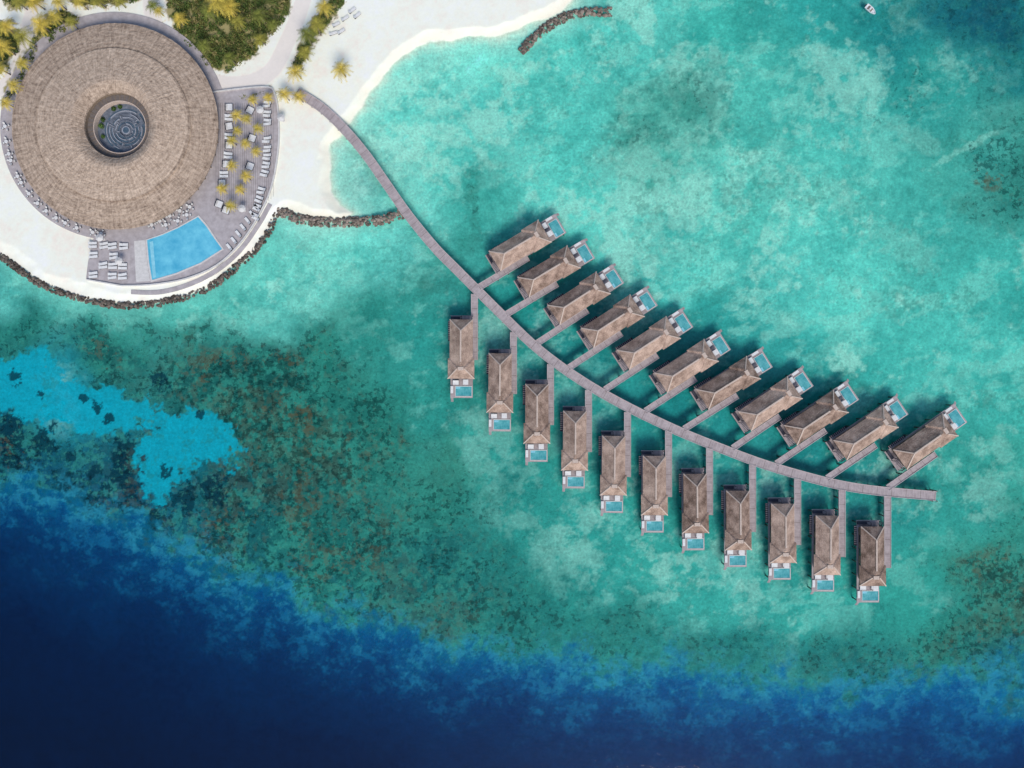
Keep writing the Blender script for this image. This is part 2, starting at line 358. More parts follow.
    for cx,cy,rx,ry,st in ((1000,165,36,36,.85),(1000,590,40,50,.85),(940,640,50,22,.5),(790,200,22,22,.35),(910,90,24,34,.4),(870,120,20,14,.3)):
        e=np.sqrt(((x-cx)/rx)**2+((y-cy)/ry)**2)+(n30-.5)*.8
        reef=np.maximum(reef,(1-ss(.4,1.3,e))*st)
    for cx,cy,r in ((45,440,15),(12,433,16),(126,480,17),(62,480,10),(128,450,13),(215,492,14),(120,455,9),(185,500,12),(30,470,8),(160,380,10),(95,470,8),(15,375,7),(98,408,6),(70,455,7),(128,500,12),(8,460,9),(40,395,4),(200,415,5),(84,398,4),(110,420,5),(165,470,6),(150,520,9),(90,500,9)):
        e=np.sqrt((x-cx)**2+(y-cy)**2)/r+(n8-.5)*1.3+(n4-.5)*.7
        g=(1-ss(.82,1.02,e)); col=mixc(col,(5,58,72),g*.88)
    # drop-off
    edge=np.interp(x,EX,EY)
    d=y-edge+(n30-.5)*38+(n80-.5)*36+(n8-.5)*20+(n4-.5)*9
    ds=[-60,0,25,50,90,150,250]; cs=linA([(12,112,130),(9,108,140),(4,82,128),(2,60,106),(1,44,88),(1,31,70),(1,24,58)])
    dc=np.stack([np.interp(d,ds,cs[:,k]) for k in range(3)],-1)
    right=ss(250,800,x)
    dc=dc*(1+right*.25)[...,None]*(1+(n8-.5)*.16+(n30-.5)*.12)[...,None]
    w=ss(-15,14,d)
    col=col*(1-w[...,None])+dc*w[...,None]
    wn=fbm(x+y*.35,y*1.3-x*.45,14,6,131,.76)
    wis=ss(.47,.66,wn)*np.exp(-((d-6)/24.0)**2)
    col=mixc(col,(50,156,180),wis*.62)
    wis=ss(.52,.74,wn)*np.exp(-((d-38)/32.0)**2)
    col=mixc(col,(14,108,152),wis*.5)
    reef=reef*(1-ss(-18,12,d))
    deep=ss(-20,140,y-edge)
    # shore
    L=sdf(LAND,x+(fbm(x,y,25,3,151)-.5)*6,y+(fbm(x,y,25,3,161)-.5)*6)
    east=ss(272,300,x)
    out=-L
    f=(1-ss(0,36,out+(n30-.5)*14))*east
    col=mixc(col,(170,230,214),f*.75)
    f=(1-ss(-2,13,out+(n8-.5)*6))*east
    col=mixc(col,(208,228,210),f*.85)
    f=(1-ss(0,26,out))*(1-east); col=mixc(col,(126,208,192),f*.6)
    land=ss(-3.0,3.0,L)
    sand=linA((244,232,216))*(0.98+(n30-.5)*.13+(n8-.5)*.09+(n4-.5)*.06)[...,None]
    wet=(1-ss(0,18,L))*east
    sand=mixc(sand,(230,223,200),wet*.7)
    pd=linedist(smooth([(152,-40),(152,12),(168,48),(205,78),(240,84),(270,72),(288,40),(300,10),(312,-30)]),x,y)
    sand=mixc(sand,(212,205,198),(1-ss(7,9,pd))*.7)
    pd=linedist(smooth([(50,-30),(30,16),(24,48),(8,80),(-20,110)]),x,y)
    sand=mixc(sand,(212,205,198),(1-ss(5,7,pd))*.7)
    for P in VEG:
        dv=sdf(P,x+(n8-.5)*9,y+(n4-.5)*9)
        soil=mixc(np.zeros(x.shape+(3,))+linA((96,102,60)),(158,148,104),ss(.45,.6,n8))
        fv=ss(-2,2,dv)[...,None]; sand=sand*(1-fv)+soil*fv
    col=col*(1-land[...,None])+sand*land[...,None]
    reef=reef*(1-ss(-14,-2,L))
    z=np.where(L>0,np.clip(L*.09,0,1.0),-np.clip(-L*.035,0,1.7)-deep*11)
    return col,z,1-land,reef
def build_ground():
    def axis(lo,hi,st,far):
        core=np.arange(lo,hi+st,st)
        g=[];s=st*2;v=0
        while v<far: v+=s; g.append(v); s*=1.35
        g=np.array(g); return np.concatenate([lo-g[::-1],core,core[-1]+g])
    ax=axis(-30,1054,1.1,14000); ay=axis(-30,798,1.1,14000)
    X,Y=np.meshgrid(ax,ay)
    C,Z,wet,reef=shade_map(X,Y)
    k=S*(H-Z)/H
    V=np.stack([(X-512)*k,(384-Y)*k,Z],-1).reshape(-1,3).astype(np.float32)
    ny,nx=X.shape
    idx=np.arange(nx*ny).reshape(ny,nx)
    F=np.stack([idx[1:,:-1],idx[1:,1:],idx[:-1,1:],idx[:-1,:-1]],-1).reshape(-1).astype(np.int32)
    nf=len(F)//4
    me=bpy.data.meshes.new('seabed'); me.vertices.add(nx*ny); me.vertices.foreach_set('co',V.ravel())
    me.loops.add(len(F)); me.loops.foreach_set('vertex_index',F)
    me.polygons.add(nf); me.polygons.foreach_set('loop_start',(np.arange(nf)*4).astype(np.int32))
    me.update(calc_edges=True)
    ca=me.color_attributes.new('Col','FLOAT_COLOR','POINT')
    C=np.clip(C*1.12,0,0.88)
    ca.data.foreach_set('color',np.concatenate([C,wet[...,None]],-1).astype(np.float32).ravel())
    ra=me.attributes.new('Reef','FLOAT','POINT'); ra.data.foreach_set('value',reef.astype(np.float32).ravel())
    me.materials.append(M['ground'])
    obj('ground',me)
build_ground()
R=4200
me=bpy.data.meshes.new('water'); me.from_pydata([(-R,-R,0),(R,-R,0),(R,R,0),(-R,R,0)],[],[(0,1,2,3)]); me.materials.append(M['water'])
obj('water',me)
# ---------------------------------------------------------------- rocks
import bmesh
bm=bmesh.new(); bmesh.ops.create_icosphere(bm,subdivisions=2,radius=1); ICO_V=np.array([v.co[:] for v in bm.verts]); ICO_F=[tuple(v.index for v in f.verts) for f in bm.faces]; bm.free()
def rocks(name,path,width,size,ztop,seed,dens=1.0,dark=1.0):
    rs=np.random.RandomState(seed); mb=MB()
    path=[np.array(W(*p)[:2]) for p in path]
    for a,b in zip(path[:-1],path[1:]):
        ln=np.linalg.norm(b-a); t=(b-a)/max(ln,1e-6); n=np.array([-t[1],t[0]])
        cnt=max(1,int(rs.poisson(ln*width*dens/(size*size*1.1))))
        for _ in range(cnt):
            u=rs.uniform(-1,1); p=a+(b-a)*rs.rand()+n*u*width/2
            r=size*rs.uniform(.45,.95)
            sc=np.array([rs.uniform(.7,1.2),rs.uniform(.7,1.2),rs.uniform(.55,.8)])*r
            v=ICO_V*(1+rs.uniform(-.16,.16,(len(ICO_V),1)))*sc
            ang=rs.uniform(0,6.28); c,s_=math.cos(ang),math.sin(ang)
            v=np.stack([v[:,0]*c-v[:,1]*s_,v[:,0]*s_+v[:,1]*c,v[:,2]],-1)
            v+=np.array([p[0],p[1],ztop*(1-u*u*.8)-.2+rs.uniform(-.15,.15)])
            g=rs.uniform(.08,.30)*dark
            mb.add(v.tolist(),ICO_F,M['rock'],(g*1.15,g*.93,g*.76))
    obj(name,mb.mesh(name))
rocks('rock_groin',GROIN,2.4,.5,.9,1,1.5)
rocks('rock_breakwater',BREAK,2.1,.5,.9,2,1.5,.9)
rocks('rock_sea_wall',WALL,1.7,.48,.8,3,1.3,.62)
# ---------------------------------------------------------------- jetty
def strip(mb,pts,width,z0,z1,mat,curb=True):
    P=[np.array(W(p[0],p[1],z1)[:2]) for p in pts]
    n=len(P); L=[];Rr=[]; TT=[]
    for i in range(n):
        t=P[min(i+1,n-1)]-P[max(i-1,0)]; t/=np.linalg.norm(t); nn=np.array([-t[1],t[0]])
        L.append(P[i]+nn*width/2); Rr.append(P[i]-nn*width/2); TT.append((t,nn))
    def band(A,B,za,zb,m):
        vs=[];
        for a,b in zip(A,B): vs+=[(*a,za),(*b,za),(*b,zb),(*a,zb)]
        fs=[]
        for i in range(len(A)-1):
            p=4*i;q=p+4; fs+=[(p+3,q+3,q+2,p+2),(p,q,q+3,p+3),(p+1,p+2,q+2,q+1),(p,p+1,q+1,q)]
        fs+=[(0,3,2,1),(len(vs)-4,len(vs)-3,len(vs)-2,len(vs)-1)]
        mb.add(vs,fs,m)
    band(L,Rr,z0,z1,mat)
    if curb:
        w=.14
        L2=[l-tn[1]*w for l,tn in zip(L,TT)]; R2=[r+tn[1]*w for r,tn in zip(Rr,TT)]
        band(L,L2,z1+.002,z1+.16,M['wood_edge']); band(R2,Rr,z1+.002,z1+.16,M['wood_edge'])
    acc=0;nextp=2.0;gap=0
    for i in range(n-1):
        seg=np.linalg.norm(P[i+1]-P[i]); t=(P[i+1]-P[i])/seg; ang=math.atan2(t[1],t[0])
        while nextp<acc+seg:
            q=P[i]+t*(nextp-acc); nn=np.array([-t[1],t[0]])
            for s_ in (-1,1):
                c=q+nn*s_*(width/2-.2); mb.cyl(c[0],c[1],.16,-1.9,z0,M['post'],7)
            mb.box(-.12,.12,-width/2-.12,width/2+.12,z0-.22,z0-.003,M['post'],ang,tuple(q))
            nextp+=3.0
        while gap<acc+seg:
            q=P[i]+t*(gap-acc); mb.box(-.04,.04,-width/2+.16,width/2-.16,z1+.003,z1+.012,M['post'] if int(gap/.9)%4==0 else M['wood_edge'],ang,tuple(q))
            gap+=.9
        acc+=seg
mb=MB(); strip(mb,JET,2.35,1.3,1.6,M['wood'])
def hit(p,d):
    p=np.array(p,float); d=np.array(d,float)
    for t in np.arange(0,120,1.0):
        q=p+d*t
        if linedist(JET,np.array([q[0]]),np.array([q[1]]))[0]<4.6: return tuple(q)
    return tuple(p+d*60)
UP=[(519,246),(548,272),(578,299),(612,322),(648,344),(686,367),(728,384),(770,405),(816,419),(866,434),(926,443)]
LO=[(461,348),(500,382),(537,413),(575,440),(614,465),(655,485),(696,503),(739,520),(784,533),(828.5,545),(874,556)]
UA=[31,31,33,33,33,33,32,34,34,34,35]
for i,c in enumerate(UP):
    a=math.radians(UA[i]); u=np.array([math.cos(a),-math.sin(a)]); n=np.array([math.sin(a),math.cos(a)])
    p=np.array(c)+n*14.8+u*2; h=hit(p,-u)
    strip(mb,[h,tuple((np.array(h)+p)/2),tuple(p)],1.6,1.28,1.59,M['wood'])
for c in LO:
    p=(c[0]+13.5,c[1]+12); h=hit(p,(0.0,-1.0))
    strip(mb,[h,((h[0]+p[0])/2,(h[1]+p[1])/2),p],1.7,1.28,1.59,M['wood'])
e=W(937,496,1.6)
for sx,sy in ((-1.2,-1.25),(-.1,-1.25),(-1.2,1.25),(-.1,1.25)): mb.cyl(e[0]+sx,e[1]+sy,.12,-1.9,2.0,M['post'])
obj('jetty_walkway',mb.mesh('jetty'))
# ---------------------------------------------------------------- villas
def roof_mesh():
    st=.22
    A=(-7.6,7.5,3.2,4.1); B=(2.6,8.1,3.65,4.2)
    xs=np.arange(-7.9,8.4,st); ys=np.arange(-3.74,3.75,st)
    X,Y=np.meshgrid(xs,ys,indexing='ij')
    def hz(P,cap):
        d=np.minimum(np.minimum(X-P[0],P[1]-X),P[2]-np.abs(Y))
        q=(d/.42)%1.0
        return np.where(d>=-.02,P[3]+np.minimum(d,cap)*.74+(1-q)*.05,-1)
    Z=np.maximum(hz(A,9),hz(B,9)); rs=np.random.RandomState(5)
    Zj=Z+rs.uniform(-.035,.035,Z.shape)
    idx=-np.ones(Z.shape,int); vs=[]
    for i in range(Z.shape[0]):
        for j in range(Z.shape[1]):
            if Z[i,j]>0: idx[i,j]=len(vs); vs.append((X[i,j],Y[i,j],Zj[i,j]))
    fs=[]; edges={}
    for i in range(Z.shape[0]-1):
        for j in range(Z.shape[1]-1):
            q=(idx[i,j],idx[i+1,j],idx[i+1,j+1],idx[i,j+1])
            if min(q)>=0:
                fs.append(q)
                for k in range(4):
                    e=(q[k],q[(k+1)%4]); edges[e]=1
    bd=[e for e in edges if (e[1],e[0]) not in edges]
    low={}
    for e in bd:
        for k in e:
            if k not in low: low[k]=len(vs); v=vs[k]; vs.append((v[0]*.995,v[1]*.99,v[2]-.35))
    for a,b in bd: fs.append((b,a,low[a],low[b]))
    m=MB(); m.add(vs,fs,M['thv'])
    zr=4.1+3.2*.74; ze=4.1
    m.box(-4.4,3.6,-.2,.2,zr-.02,zr+.12,M['cap'])
    zt=4.2+2.75*.74
    m.box(4.9,5.8,-.75,.75,4.2+2.6*.74,zt+.1,M['cap'])
    def hip(a,b,w=.14):
        a=np.array(a,float);b=np.array(b,float); t=(b-a)[:2]; t/=np.linalg.norm(t); n=np.array([-t[1],t[0],0])*w; u=np.array([0,0,.12])
        m.add([(a-n).tolist(),(a+n).tolist(),(b+n).tolist(),(b-n).tolist(),(a-n+u).tolist(),(a+n+u).tolist(),(b+n+u).tolist(),(b-n+u).tolist()],[(4,5,6,7),(0,4,7,3),(1,2,6,5),(0,1,5,4),(3,7,6,2)],M['cap'])
    for s_ in (-1,1):
        hip((-7.5,3.1*s_,ze+.08),(-4.4,0,zr)); hip((8.0,3.55*s_,ze+.18),(5.4,.95*s_,zt-.05))
    return m.mesh('villa_roof')
def villa_parts(s):
    P={}
    def Y(a,b): return (a,b) if s>0 else (-b,-a)
    m=MB()
    m.box(-8.6,13.0,-3.0,3.0,1.45,1.7,M['wood'])
    m.box(-8.7,-8.6,-3.1,3.1,1.4,1.8,M['wood_edge'])
    for k in range(19):
        x=7.3+k*.3
        if x<9.6: m.box(x,x+.04,-2.95,2.95,1.702,1.708,M['post'])
    P['deck']=m.mesh('deck')
    m=MB()
    for x in (-8,-4.5,-1,2.5,6,9.5,12.6):
        for y in (-2.7,0,2.7): m.cyl(x,y,.17,-1.9,1.45,M['post'],7)
    P['stilts']=m.mesh('stilts')
    m=MB(); m.box(-6.9,6.6,-2.6,2.6,1.705,4.3,M['wall'])
    m.box(6.602,6.64,-2.2,2.2,1.75,3.9,M['glass'])
    for x in (-5,-1.5,2.5):
        m.box(x,x+2,2.602,2.63,2.1,3.8,M['glass']); m.box(x,x+2,-2.63,-2.602,2.1,3.8,M['glass'])
    P['walls']=m.mesh('walls')
    m=MB()
    y0,y1=Y(-1.6,2.7)
    m.box(10.0,12.5,y0,y1,1.2,1.76,M['vpool'])
    for a in ((9.8,9.998,y0-.14,y1+.14),(12.502,12.64,y0-.14,y1+.14)): m.box(*a,1.2,1.84,M['stone'])
    m.box(10.0,12.5,y0-.14,y0-.002,1.2,1.838,M['stone']); m.box(10.0,12.5,y1+.002,y1+.14,1.2,1.838,M['stone'])
    m.box(10.1,10.6,*( (y0+.1,y0+1.2) ),1.765,1.79,M['pooledge'])
    P['plunge_pool']=m.mesh('plunge_pool')
    m=MB()
    y0,y1=Y(-2.4,-.7); m.box(8.3,9.6,y0,y1,1.712,2.0,M['wood_d']); m.box(8.35,9.55,y0+.05,y1-.05,2.0,2.22,M['white'])
    m.box(8.35,8.65,y0+.1,y1-.1,2.222,2.42,M['white'])
    a,b=Y(.5,1.9); m.box(8.15,9.5,a,b,3.5,3.6,M['white'])
    for xx in (8.2,9.4):
        for yy in (a+.05,b-.13): m.box(xx,xx+.08,yy,yy+.08,1.705,3.498,M['wood_d'])
    a,b=Y(.75,1.6); m.box(8.3,9.4,a,b,1.72,2.1,M['white'])
    a,b=Y(-2.95,-2.25); m.box(9.9,11.8,a,b,1.9,2.03,M['white']); m.box(10,11.7,a+.1,b-.1,1.705,1.9,M['wood_d'])
    for k in range(5): m.box(13.0+k*.22,13.18+k*.22,a,b,1.4-k*.25,1.46-k*.25,M['wood'])
    P['terrace_furniture']=m.mesh('terrace_furniture')
    m=MB()
    y0,y1=Y(-.2,2.9)
    for x in (-8.5,-7.55):
        for y in (y0,y1-.12): m.box(x,x+.12,y,y+.12,1.705,3.6,M['wood_d'])
    m.box(-8.5,-7.43,y0,y0+.12,3.602,3.72,M['wood_d']); m.box(-8.5,-7.43,y1-.12,y1,3.602,3.72,M['wood_d'])
    for k in range(8):
        y=y0+.2+k*.36; m.box(-8.6,-7.4,y,y+.12,3.725,3.8,M['wood_d'])
    a,b=Y(-3.0,-.5); m.box(-8.4,-7.7,a,b,1.72,2.3,M['wood_d'])
    a,b=Y(-3.7,-3.02); m.box(-7.2,-2.0,a,b,1.4,1.66,M['wood_d'])
    for k in range(10): m.box(-7.1+k*.5,-6.95+k*.5,a,b,1.665,1.74,M['wood'])
    P['entrance_pergola']=m.mesh('entrance_pergola')
    return P
RM=roof_mesh()
PM={1:villa_parts(1),-1:villa_parts(-1)}
def villa(c,ang,s,sc):
    w=W(c[0],c[1],5.0)
    e=bpy.data.objects.new('overwater_villa',None); scene.collection.objects.link(e)
    e.location=(w[0],w[1],0); e.rotation_euler=(0,0,ang)
    e.scale=(sc,sc*.98,1)
    obj('roof',RM,parent=e)
    for k,m in PM[s].items(): obj(k,m,parent=e)
for i,c in enumerate(UP): villa(c,math.radians(UA[i]),-1,.93+i*.004)
for c in LO: villa(c,math.radians(-90+random.uniform(-.6,.6)),1,.94)
# ---------------------------------------------------------------- rotunda
rc=W(113,125,5.0)
rot=bpy.data.objects.new('round_thatched_pavilion',None); scene.collection.objects.link(rot); rot.location=(rc[0],rc[1],0)
def revolve(prof,mat,n=240,jit=.05,seed=1,hole=(0,0)):
    rs=np.random.RandomState(seed); vs=[];fs=[]
    for i in range(n):
        a=2*math.pi*i/n
        for (r,z,t) in prof:
            rr=r+rs.uniform(-jit,jit)*.8
            vs.append((rr*math.cos(a)+hole[0]*t,rr*math.sin(a)+hole[1]*t,z+rs.uniform(-jit,jit)))
    k=len(prof)
    for i in range(n):
        for j in range(k-1):
            p=i*k+j;q=((i+1)%n)*k+j; fs.append((p,q,q+1,p+1))
    m=MB(); m.add(vs,fs,mat); return m
ho=(1.35,-.3)
def tier(r0,z0,r1,z1,n,th,step=.02):
    pr=[(r0-.1,z0-th)]
    for i in range(n+1):
        t=i/n; pr.append((r0+(r1-r0)*t,z0+(z1-z0)*t))
        if i<n and i%2==1: pr.append((r0+(r1-r0)*t-.06,z0+(z1-z0)*t+step))
    return pr
RO=25.3
def T(pr): return [(r,z,min(1,max(0,(RO-r)/(RO-8.3)))) for r,z in pr]
pl=T(tier(RO,4.0,18.0,5.6,16,.5)); obj('roof_lower_tier',revolve(pl,M['thr'],seed=1,hole=ho).mesh('roof_lower'),parent=rot)
pu=tier(18.6,5.75,11.2,7.2,16,.3)+[(10.4,7.25),(9.6,7.0),(8.8,6.5),(8.2,6.05),(7.95,5.9),(7.9,5.4)]
obj('roof_upper_tier',revolve(T(pu),M['thr'],seed=2,hole=ho).mesh('roof_upper'),parent=rot)
m=MB(); m.ring(8.0,8.3,1.3,5.38,M['wall'],96,cx=ho[0],cy=ho[1]); m.ring(23.2,23.4,1.3,4.0,M['glass'],120)
for i in range(48):
    a=i*math.pi/24; m.cyl(24.4*math.cos(a),24.4*math.sin(a),.16,1.28,4.0,M['wall'])
obj('walls_and_columns',m.mesh('walls'),parent=rot)
m=MB()
X0,Y0=ho; ZF=2.6
m.ring(0.01,7.98,1.2,ZF,M['slate'],64,cx=X0,cy=Y0)
m.ring(6.5,7.97,ZF+.01,4.3,M['post'],64,cx=X0,cy=Y0)
m.ring(6.3,6.49,ZF+.01,4.42,M['cap'],64,cx=X0,cy=Y0)
for k in range(40):
    a=k*math.pi/20; m.box(6.5,7.95,-.05,.05,4.305,4.36,M['wall'],a,(X0,Y0))
cx,cy=X0+.8,Y0-.3
m.ring(.01,1.0,ZF+.01,ZF+.35,M['slate_l'],32,cx=cx,cy=cy); m.ring(.01,.75,ZF+.352,ZF+.37,M['pond'],32,cx=cx,cy=cy)
rs=np.random.RandomState(12)
for r in (1.5,2.3,3.1,3.9,4.7):
    a=rs.uniform(0,2); a_end=a+6.1
    while a<a_end:
        b=min(a+rs.uniform(.5,1.8),a_end)
        if math.hypot((r+.3)*math.cos((a+b)/2)+.8,(r+.3)*math.sin((a+b)/2)-.3)<5.6:
            m.ring(r,r+.2,ZF+.012,ZF+rs.uniform(.25,.5),M['slate_l'] if rs.rand()<.7 else M['slate'],20,a,b-.25,cx,cy)
            if rs.rand()<.7: m.ring(r+.22,r+.62,ZF+.011,ZF+.06,M['pond'],20,a,b-.1,cx,cy)
            if rs.rand()<.5 and r<4.5:
                am=b-.12; m.box(r+.05,r+.75,-.08,.08,ZF+.013,ZF+.3,M['slate_l'],am,(cx,cy))
        a=b
obj('courtyard',m.mesh('courtyard'),parent=rot)
# ---------------------------------------------------------------- terrace
def PW(pts,z): return [W(x,y,z)[:2] for x,y in pts]
m=MB()
cir=[(114+114*math.cos(a),126+114*math.sin(a)) for a in np.linspace(0,2*math.pi,97)[:-1]]
m.prism(PW(cir,1.26),.2,1.26,M['wood_l'])
DECK=smooth([(205,92),(262,86),(274,93),(278,120),(277,152),(270,188),(256,218),(238,244),(215,265),(185,278),(150,284),(120,285)],4)+[(86,279),(88,262),(94,236),(120,225),(160,200),(200,150)]
m.prism(PW(DECK,1.32),.2,1.32,M['wood_l'])
for k in range(-14,30):
    x=216+k*2.2
    if 216<=x<=274:
        y1=238-(x-232)*1.0 if x>232 else 214
        a=W(x,103,1.3); b=W(x,min(y1,212),1.3); m.box(a[0]-.03,a[0]+.03,b[1],a[1],1.322,1.328,M['post'])
obj('timber_terrace',m.mesh('terrace'))
def arc_strip(name,pts,wpx,z0,z1,mat):
    mb=MB(); P=[np.array(W(*p,z1)[:2]) for p in pts]; A=[];B=[]
    for i in range(len(P)):
        t=P[min(i+1,len(P)-1)]-P[max(i-1,0)]; t/=np.linalg.norm(t); nn=np.array([-t[1],t[0]])
        A.append(P[i]+nn*wpx/2); B.append(P[i]-nn*wpx/2)
    vs=[]
    for a,b in zip(A,B): vs+=[(*a,z0),(*b,z0),(*b,z1),(*a,z1)]
    fs=[]
    for i in range(len(A)-1):
        p=4*i;q=p+4; fs+=[(p+3,q+3,q+2,p+2),(p,q,q+3,p+3),(p+1,p+2,q+2,q+1)]
    mb.add(vs,fs,mat); obj(name,mb.mesh(name))
arc_strip('promenade_path',smooth([(131,292),(160,292),(190,284),(217,270),(240,250),(258,225),(270,204)]),1.1,.8,1.16,M['wood_l'])
arc_strip('terrace_edge_wall',[(x+.5,y+.5) for x,y in DECK[:-5]],.3,.8,1.7,M['stone'])
POOL=[(147,240),(162,235),(178,228),(198,217),(206,226),(214,238),(222,249),(200,263),(176,273),(152,280),(149,262)]
m=MB(); m.prism(PW(POOL,1.4),1.2,1.38,M['pool'])
n=len(POOL); cxp=sum(p[0] for p in POOL)/n; cyp=sum(p[1] for p in POOL)/n
OUTP=[(cxp+(x-cxp)*1.045,cyp+(y-cyp)*1.06) for x,y in POOL]
pi_=PW(POOL,1.45); po=PW(OUTP,1.45)
vs=[];fs=[]
for a,b in zip(pi_,po): vs+=[(*a,1.3),(*b,1.3),(*b,1.46),(*a,1.46)]
for i in range(n):
    p=4*i;q=4*((i+1)%n); fs+=[(p+3,p+2,q+2,q+3),(p+1,q+1,q+2,p+2),(p,p+3,q+3,q)]
m.add(vs,fs,M['stone'])
m.prism(PW([(134,241),(145,240),(147,262),(150,281),(136,282)],1.36),1.3,1.36,M['stone'])
m.prism(PW([(149.5,242),(153,241),(156,277),(153,278)],1.39),1.381,1.388,M['pooledge'])
obj('swimming_pool',m.mesh('swimming_pool'))
# ---------------------------------------------------------------- furniture
m=MB()
for x in (-.85,.75):
    for y in (-.3,.24): m.box(x,x+.06,y,y+.06,0,.25,M['wood_d'])
m.box(-1,1,-.36,.36,.25,.31,M['wood_d']); m.box(-.35,.98,-.33,.33,.312,.42,M['white'])
m.add([(-.36,-.33,.32),(-.36,.33,.32),(-1.0,.33,.72),(-1.0,-.33,.72),(-.36,-.33,.44),(-.36,.33,.44),(-1.0,.33,.82),(-1.0,-.33,.82)],[(4,5,6,7),(3,2,1,0),(0,1,5,4),(2,3,7,6),(1,2,6,5),(3,0,4,7)],M['white'])
LNG=m.mesh('sun_lounger')
m=MB(); m.cyl(0,0,.04,0,2.5,M['wood_d']); m.cyl(0,0,.35,0,.1,M['stone'],12)
vs=[(0,0,2.7)]+[(.95*math.cos(i*math.pi/4),.95*math.sin(i*math.pi/4),2.25) for i in range(8)]+[(.95*math.cos(i*math.pi/4),.95*math.sin(i*math.pi/4),2.13) for i in range(8)]
m.add(vs,[(0,1+i,1+(i+1)%8) for i in range(8)]+[(1+i,9+i,9+(i+1)%8,1+(i+1)%8) for i in range(8)],M['stone'])
PAR=m.mesh('parasol')
m=MB(); m.cyl(0,0,.05,0,.72,M['wood_d']); m.cyl(0,0,.45,.722,.76,M['white'],16)
for a in range(4):
    A=a*math.pi/2+.4; m.box(.65,1.05,-.2,.2,.4,.46,M['white'],A); m.box(1.02,1.06,-.2,.2,.46,.85,M['white'],A)
    m.box(.7,.74,-.18,.18,0,.4,M['wood_d'],A); m.box(.98,1.015,-.18,.18,0,.4,M['wood_d'],A)
TAB=m.mesh('dining_set')
m=MB()
m.box(-.85,.85,-.85,.85,.05,.32,M['wood_d']); m.box(-.8,.8,-.8,.8,.322,.5,M['white']); m.box(-.78,-.4,-.7,-.05,.502,.64,M['stone']); m.box(-.78,-.4,.05,.7,.502,.64,M['stone'])
m.box(-.95,-.87,-.85,.85,.05,.85,M['wood_d'])
DAY=m.mesh('daybed')
def put(name,me,px,py,z,deg):
    w=W(px,py,z+.5); obj(name,me,(w[0],w[1],z),math.radians(deg))
for r in range(4):
    for c in range(4):
        if (r,c) in((1,3),(2,0)): continue
        x=93+c*10+ (random.random()-.5)*2; y=243+r*10+c*.5
        if random.random()<.9:
            put('sun_lounger',LNG,x,y,1.32,8+random.uniform(-8,8)); put('sun_lounger',LNG,x,y+3.6,1.32,8+random.uniform(-8,8))
for x,y in ((103,239),(122,262)): put('parasol',PAR,x,y,1.32,random.uniform(0,45))
for k in range(14):
    y=103+k*8.6+random.uniform(-1,1); x=267-max(0,y-150)**1.5*.024; tilt=180-max(0,y-140)*.28
    if x<232: break
    if k in (3,9): continue
    put('sun_lounger',LNG,x+.5,y,1.32,tilt+random.uniform(-7,7)); put('sun_lounger',LNG,x-.2+random.uniform(-1,1),y+3.6,1.32,tilt+random.uniform(-7,7))
for k in range(9):
    y=106+k*9.5; x=229-max(0,y-150)*.22
    (put('sun_lounger',LNG,x,y,1.32,random.uniform(-5,5)),put('sun_lounger',LNG,x,y+3.6,1.32,random.uniform(-5,5))) if k%2 else put('daybed',DAY,x,y+1,1.32,random.uniform(-8,8))
for x,y in ((250,110),(252,138),(250,166),(226,210),(219,204)): put('daybed',DAY,x,y,1.32,random.uniform(-30,10))
for x,y in ((262,112),(244,210)): put('parasol',PAR,x,y,1.32,random.uniform(0,45))
for x,y in ((160,218),(170,213),(180,208),(152,222),(190,204),(166,222),(178,218),(187,212)): put('dining_set',TAB,x,y+3,1.32,random.uniform(0,90))
for k in range(14):
    a=math.radians(96+k*6.4+random.uniform(-1.5,1.5)); put('dining_set',TAB,114+108.5*math.cos(a),126+108.5*math.sin(a),1.26,random.uniform(0,90))
for k in range(7): put('sun_lounger',LNG,229+k*4.6,247-k*6.6,1.32,130)
for x,y,d in ((336,24,30),(341,31,35),(333,33,20),(352,10,40),(357,15,42),(345,18,35)): put('sun_lounger',LNG,x,y,.97,d)
for x,y in ((292,98),(283,120)): put('parasol',PAR,x,y,1.0,10)
